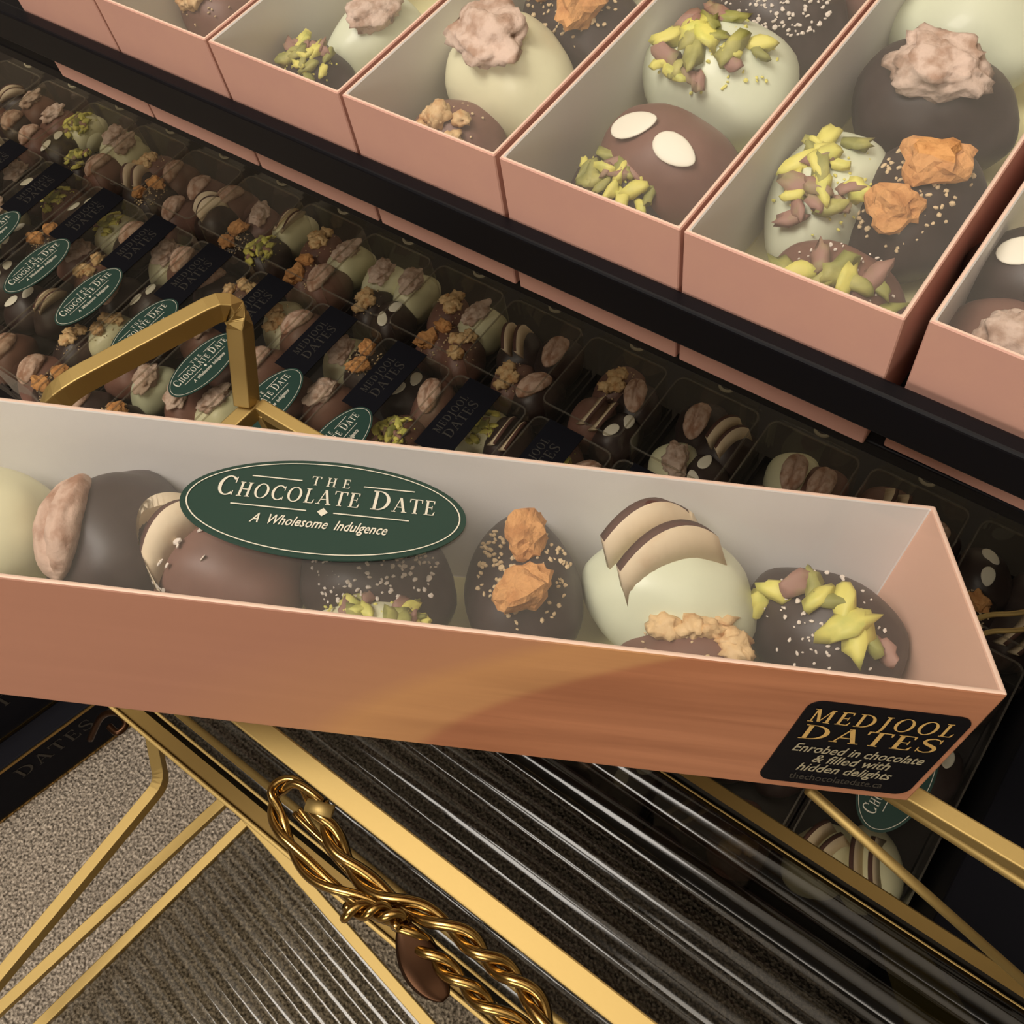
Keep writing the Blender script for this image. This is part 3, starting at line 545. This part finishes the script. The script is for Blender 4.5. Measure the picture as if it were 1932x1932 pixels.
for row, centres, y0, L in (('front', cB, -1.25, 2.66), ('back', cA, 1.50, 1.00)):
    for i, x in enumerate(centres):
        special = row == 'front' and i == len(centres) - 1
        yy = y0 if not special else -.87; nrow = (4 if not special else 3) if row == 'front' else 2
        for r in range(nrow):
            for cidx in range(2):
                px = x + (cidx - .5) * .45 + rg.uniform(-.02, .02); LL = (L if not special else L - .38); py = yy + .28 + (LL - .56) * r / (nrow - 1) + (.09 if cidx else -.04) * (1 if 0 < r < nrow - 1 else .4)
                u, v = proj((px, py, -4.9))
                if u < -160 or v < -160: continue
                best = None
                for j, (q, c, k) in enumerate(spots):
                    d = math.hypot(q[0] - px, q[1] - py)
                    if not used[j] and d < .36 and (best is None or d < best[0]): best = (d, j)
                if best: used[best[1]] = True; q, col, kd = spots[best[1]]; px = px * .4 + q[0] * .6 if abs(q[0] - x) < .25 else px; py = py * .5 + q[1] * .5; px = min(max(px, x - .22), x + .22)
                else: col, kd = kinds[rg.choice([0, 2, 3, 4, 5, 7, 8, 9, 11, 3, 9, 2] if x < -3 else [2, 3, 4, 9, 8, 9, 7, 2])]
                sd = {'cluster': 1, 'walnut': 2, 'almond': 0, 'pecan': 1, 'toffee': 2, 'pistachio': 0, 'coconut': 1}.get(kd, 0) + 30 + (cnt % 2) * 3
                z = ZB + .03 + DC * .82
                side = 'left' if cidx == 0 else 'right'; place = ['front', 'second', 'third', 'rear'][r] if row == 'front' else ['front', 'rear'][r]
                if special: place = ['front', 'middle', 'rear'][r]
                lab = '%s %s, %s %s in %s' % (CN[col].replace(' chocolate date', ' date').replace('cream ', ''), KN[kd].replace('rough pink-beige ', ''), place, side, ('right-end clear box' if special else '%s clear box, %s row' % (ordn[i], row)))
                date(col, kd, sd, W(px, py, z), (rg.uniform(-.15, .15), rg.uniform(-.1, .1), math.radians(90) + rg.uniform(-.5, .5) + (math.pi if rg.random() < .5 else 0)), rg.uniform(.94, 1.02), lab, 'dates in the %s row of clear boxes' % row, False); cnt += 1
# ---------------------------------------------------------------- brass cart with reeded glass
def reeded(name, parent, x0, x1, y0, y1, pitch, zc=0, amp=.03, along='x', thick=.05, m_='reeded_glass'):
    n = int((y1 - y0) / pitch); prof = []
    for i in range(n):
        for k in range(7):
            t = k / 7; prof.append((y0 + (i + t) * (y1 - y0) / n, zc + amp * math.sin(math.pi * t)))
    prof.append((y1, zc)); v = []
    for y, z in prof: v += [(x0, y, z), (x1, y, z)]
    m = len(prof); f = [(2 * i, 2 * i + 1, 2 * i + 3, 2 * i + 2) for i in range(m - 1)]
    k = len(v); v += [(x0, y0, zc - thick), (x1, y0, zc - thick), (x1, y1, zc - thick), (x0, y1, zc - thick)]
    v = v[:k]
    return mk(name, v, f, m_, parent, None, True)
cart = empty('serving_cart', W(0, 0, FLOOR)); tag(cart, 'brass serving cart with reeded glass tray and raised side rails, under the big box', 'cart')
def P(x, y, z): return Vector((x, y, z - FLOOR))
def PA(px, py, z): q = at(px, py, z); return P(q.x, q.y, q.z)
TZ = -2.42
XR = 6.2; XL = -1.05
def bar(name, pts, w, h, r=.12, up=(0, 0, 1), m='gold', par=None, bev=True, round_=False):
    mb = sweep(MB(), round_corners(pts, r) if len(pts) > 2 else [Vector(p) for p in pts], w, h, up, 12 if round_ else 4); o = mb.build(name, [m], par or cart, round_)
    if bev and not round_: bevel(o, .008, 2)
    return o
bar('side_rail', [P(XL, -2.612, -1.10), P(XR, -2.625, -1.10)], .10, .10)
bar('side_rail', [P(-.90, -1.280, -1.10), P(XR, -1.280, -1.10)], .075, .10)
bar('end_rail', [P(XL + .03, -2.60, -1.10), P(-.93, -1.26, -1.10)], .09, .10)
for y in (-2.945, -1.395): bar('tray_rim', [P(XL - .3, y, TZ), P(XR, y, TZ)], .12, .06, m='dull_brass')
bar('rim_edge', [P(XL - .3, -3.015, TZ + .05), P(XR, -3.015, TZ + .05)], .025, .04)
bar('rim_edge', [P(XL - .3, -2.875, TZ + .05), P(XR, -2.875, TZ + .05)], .02, .03)
bar('rim_edge', [P(XL - .3, -1.47, TZ + .05), P(XR, -1.47, TZ + .05)], .025, .03)
bar('tray_rim', [P(XL - .3, -3.0, TZ), P(XL - .3, -1.32, TZ)], .09, .20)
bar('inner_rod', [P(XL - .3, -2.80, TZ + .12), P(XR, -2.80, TZ + .12)], .045, .045, round_=True)
for x, y in ((XL + .02, -2.62), (-.9, -1.29), (XR - .1, -2.62), (XR - .1, -1.29)): bar('rail_post', [P(x, y, TZ), P(x, y, -1.12)], .07, .07, up=(1, 0, 0))
for x, y in ((XL - .28, -1.36), (XR - .1, -2.97), (XR - .1, -1.36)): bar('leg', [P(x, y, FLOOR + .01), P(x, y, TZ)], .12, .12, up=(1, 0, 0))
reeded('glass_tray', cart, XL - .28, XR, -2.93, -1.40, .235, TZ - FLOOR + .02, .06, m_='smoked_reeded_glass')
hd = [(466, 762, -1.05), (447, 560, -.55), (112, 738, -.55), (90, 790, -.75), (80, 860, -1.05)]
bar('handle', [PA(*q) for q in hd], .10, .12, .16)
bar('cross_rod', [PA(1525, 1490, -1.45), PA(1960, 1876, -2.2)], .05, .05, round_=True)
bar('cross_rod', [P(2.3, -1.24, -1.32), P(XR, -1.33, -1.42)], .045, .045, round_=True)
# lower tier
stand = empty('low_stand', W(0, 0, FLOOR)); tag(stand, 'low brass stand with reeded glass top standing on the carpet, lower left', 'stand')
LZ = -6.2
def lowp(a, b, z=LZ):  # a along the ribs, b along the left bars
    o = at(472, 1543, LZ); th = math.radians(8.5); return P(o.x + a * math.cos(th) - b * math.sin(th) * -1 * -1, o.y + a * math.sin(th) + b * math.cos(th), z)
q2a, q2b = at(-40, 1941, LZ), at(432, 1503, LZ); q3a, q3b = at(38, 1972, LZ), at(476, 1540, LZ)
bar('frame_bar', [P(*q2a), P(*q2b)], .11, .08, par=stand); bar('frame_bar', [P(*q3a), P(*q3b)], .10, .08, par=stand)
dv = (q3b - q3a).normalized(); th = math.atan2(-dv.x, dv.y)
g = reeded('glass_top', stand, .04, 5.6, -3.1, .02, .19, 0, .03); g.location = P(q3b.x, q3b.y, LZ) * U; g.rotation_euler = (0, 0, th)
rv = Vector((dv.y, -dv.x, 0))
far = [P(*q2b), P(*(q3b + rv * 5.6))]; bar('frame_bar', far, .10, .10, par=stand)
bar('frame_bar', [P(*(q3b + rv * 5.6)), P(*(q3b + rv * 5.6 - dv * 3.1))], .10, .10, par=stand)
bar('handle', [P(*(q2b - Vector((.05, 0, 0)))), PA(281, 1352, -5.55), PA(306, 1478, -5.3), PA(-70, 1930, -5.3)], .105, .12, .12, par=stand)
for q in (q2b, q3b + rv * 5.5, q3b + rv * 5.5 - dv * 3.0, q3a + dv * .1): bar('leg', [P(q.x, q.y, FLOOR + .01), P(q.x, q.y, LZ)], .09, .09, up=(1, 0, 0), par=stand)
# twisted cords tied to the rim
def twisted(name, pix, z, r=.035, turns=7, par=None, m='antique_gold', tap=None):
    pts = smooth_path([PA(a, b, z + (c if c else 0)) for a, b, c in pix], 14); n = len(pts); mb = MB()
    for s in (0, 1):
        path = []
        for i, p in enumerate(pts):
            t = (pts[min(i + 1, n - 1)] - pts[max(i - 1, 0)]).normalized(); a = t.cross(Vector((0, 0, 1))).normalized(); b = a.cross(t); ph = turns * 2 * math.pi * i / (n - 1) + s * math.pi
            path.append(p + (a * math.cos(ph) + b * math.sin(ph)) * r * .60)
        sweep(mb, path, r * 1.12, r * 1.12, (0, 0, 1), 8, 0)
    return mb.build(name, [m], par, True)
tw = empty('twisted_ornament', W(0, 0, FLOOR)); tag(tw, 'twisted gold rope ornament hooked along the near side of the brass cart', 'ornament')
ZT = -1.75
twisted('rope_loop', [(600, 1520, .05), (560, 1478, .05), (522, 1490, .02), (520, 1530, 0), (545, 1590, 0), (600, 1655, 0), (680, 1700, 0), (755, 1738, 0)], ZT, .042, 2.2, tw)
twisted('rope_strand', [(600, 1520, .05), (620, 1560, .03), (655, 1625, 0), (720, 1685, 0), (800, 1722, 0), (870, 1762, 0), (915, 1805, 0), (965, 1840, 0), (1010, 1890, 0), (1040, 1960, 0)], ZT, .050, 3.4, tw)
twisted('rope_strand', [(752, 1735, .03), (790, 1775, 0), (830, 1815, 0), (880, 1860, 0), (930, 1905, 0), (1000, 1950, 0)], ZT - .05, .046, 2.2, tw)
twisted('rope_end', [(650, 1722, .02), (690, 1718, .03), (725, 1722, .03), (757, 1738, .03)], ZT + .05, .042, 1.6, tw)
twisted('rope_strand', [(560, 1530, .02), (620, 1600, 0), (700, 1680, 0), (760, 1738, 0)], ZT - .08, .026, 1, tw)
lf = MB(); sweep(lf, smooth_path([PA(762, 1745, ZT), PA(785, 1800, ZT - .05), PA(815, 1850, ZT - .1), PA(842, 1885, ZT - .12)], 6), .16, .03, (0, 0, 1), 10, 0, lambda t: .25 + 1.0 * math.sin(math.pi * min(1, t * .95 + .05))); lf.build('leaf', ['bronze'], tw, True)
dsc = MB(); sweep(dsc, [PA(578, 1518, ZT + .16), PA(628, 1532, ZT + .16)], .065, .03, (0, 0, 1), 12, 0); dsc.build('end_plate', ['gold'], tw, True)
# gold ribbon under the glass
rb = MB(); pts = smooth_path([PA(1660, 1690, -2.9), PA(1700, 1790, -3.0), PA(1745, 1880, -3.1), PA(1800, 1990, -3.2)], 6)
sweep(rb, pts, .36, .012, (-.4, -.2, 1), 4, 0, lambda t: .35 + .75 * t); rbo = rb.build('ribbon', ['gold_film']); rbo.location = W(0, 0, FLOOR); tag(rbo, 'translucent gold ribbon hanging under the glass tray, lower right', 'ribbon')
# dark label boxes, lower left
a0, a1 = at(0, 1520, FLOOR + .3), at(232, 1348, FLOOR + .3); d = (a1 - a0).normalized(); nv = Vector((-d.y, d.x, 0))
for k, (zz, off) in enumerate(((0, 0), (.86, .28))):
    db = empty('date_carton', W(a0.x + nv.x * (off), a0.y + nv.y * off, FLOOR + zz + .004)); db.rotation_euler = (0, 0, math.atan2(d.y, d.x))
    bevel(MB().box((-2.6, 0, 0), ((a1 - a0).length + .02, 1.0, .85)).build('carton', ['black_matt'], db), .02)
    for z in (.03, .82): MB().box((-2.6, -.012, z - .02), ((a1 - a0).length + .02, 0, z + .02)).build('gold_edging', ['antique_gold'], db)
    s = serif([('DATES', 0, 0, .20, .14, 1, 0, 0)]); t = s.build('lettering', ['dull_ink'], db); t.rotation_euler = (math.radians(90), 0, 0); t.location = Vector((.85, -.006, .48)) * U
    s = serif([('DATES', 0, 0, .20, .14, 1, 0, 0)]); t = s.build('lettering', ['dull_ink'], db); t.rotation_euler = (math.radians(90), 0, 0); t.location = Vector((-.5, -.006, .38)) * U
    tag(db, ['black gold-edged date carton standing on the carpet, lower left', 'black gold-edged date carton stacked on top of the other carton'][k], 'carton', 'black cartons at lower left')
hk = MB(); sweep(hk, smooth_path([PA(170, 1395, -6.2), PA(192, 1352, -5.9), PA(222, 1345, -5.8), PA(238, 1365, -5.8), PA(222, 1382, -5.8), PA(206, 1370, -5.8)], 7), .07, .07, (0, 0, 1), 10); h = hk.build('scroll_foot', ['bronze'], stand, True)
# curled wires, right edge
for k, (zz, pix) in enumerate(((-3.6, [(1835, 1170), (1870, 1160), (1910, 1158), (1960, 1150)]), (-3.7, [(1830, 1205), (1870, 1192), (1905, 1190), (1960, 1185)]))):
    mb = MB(); sweep(mb, smooth_path([at(a, b, zz) - Vector((0, 0, FLOOR)) for a, b in pix], 6), .04, .04, (0, 0, 1), 8); o = mb.build('brass_wire', ['gold'], None, True); o.location = W(0, 0, FLOOR)
    tag(o, ['upper of two thin brass wires right of the big box end', 'lower of two thin brass wires right of the big box end'][k], 'wire', 'brass wires at the right edge')
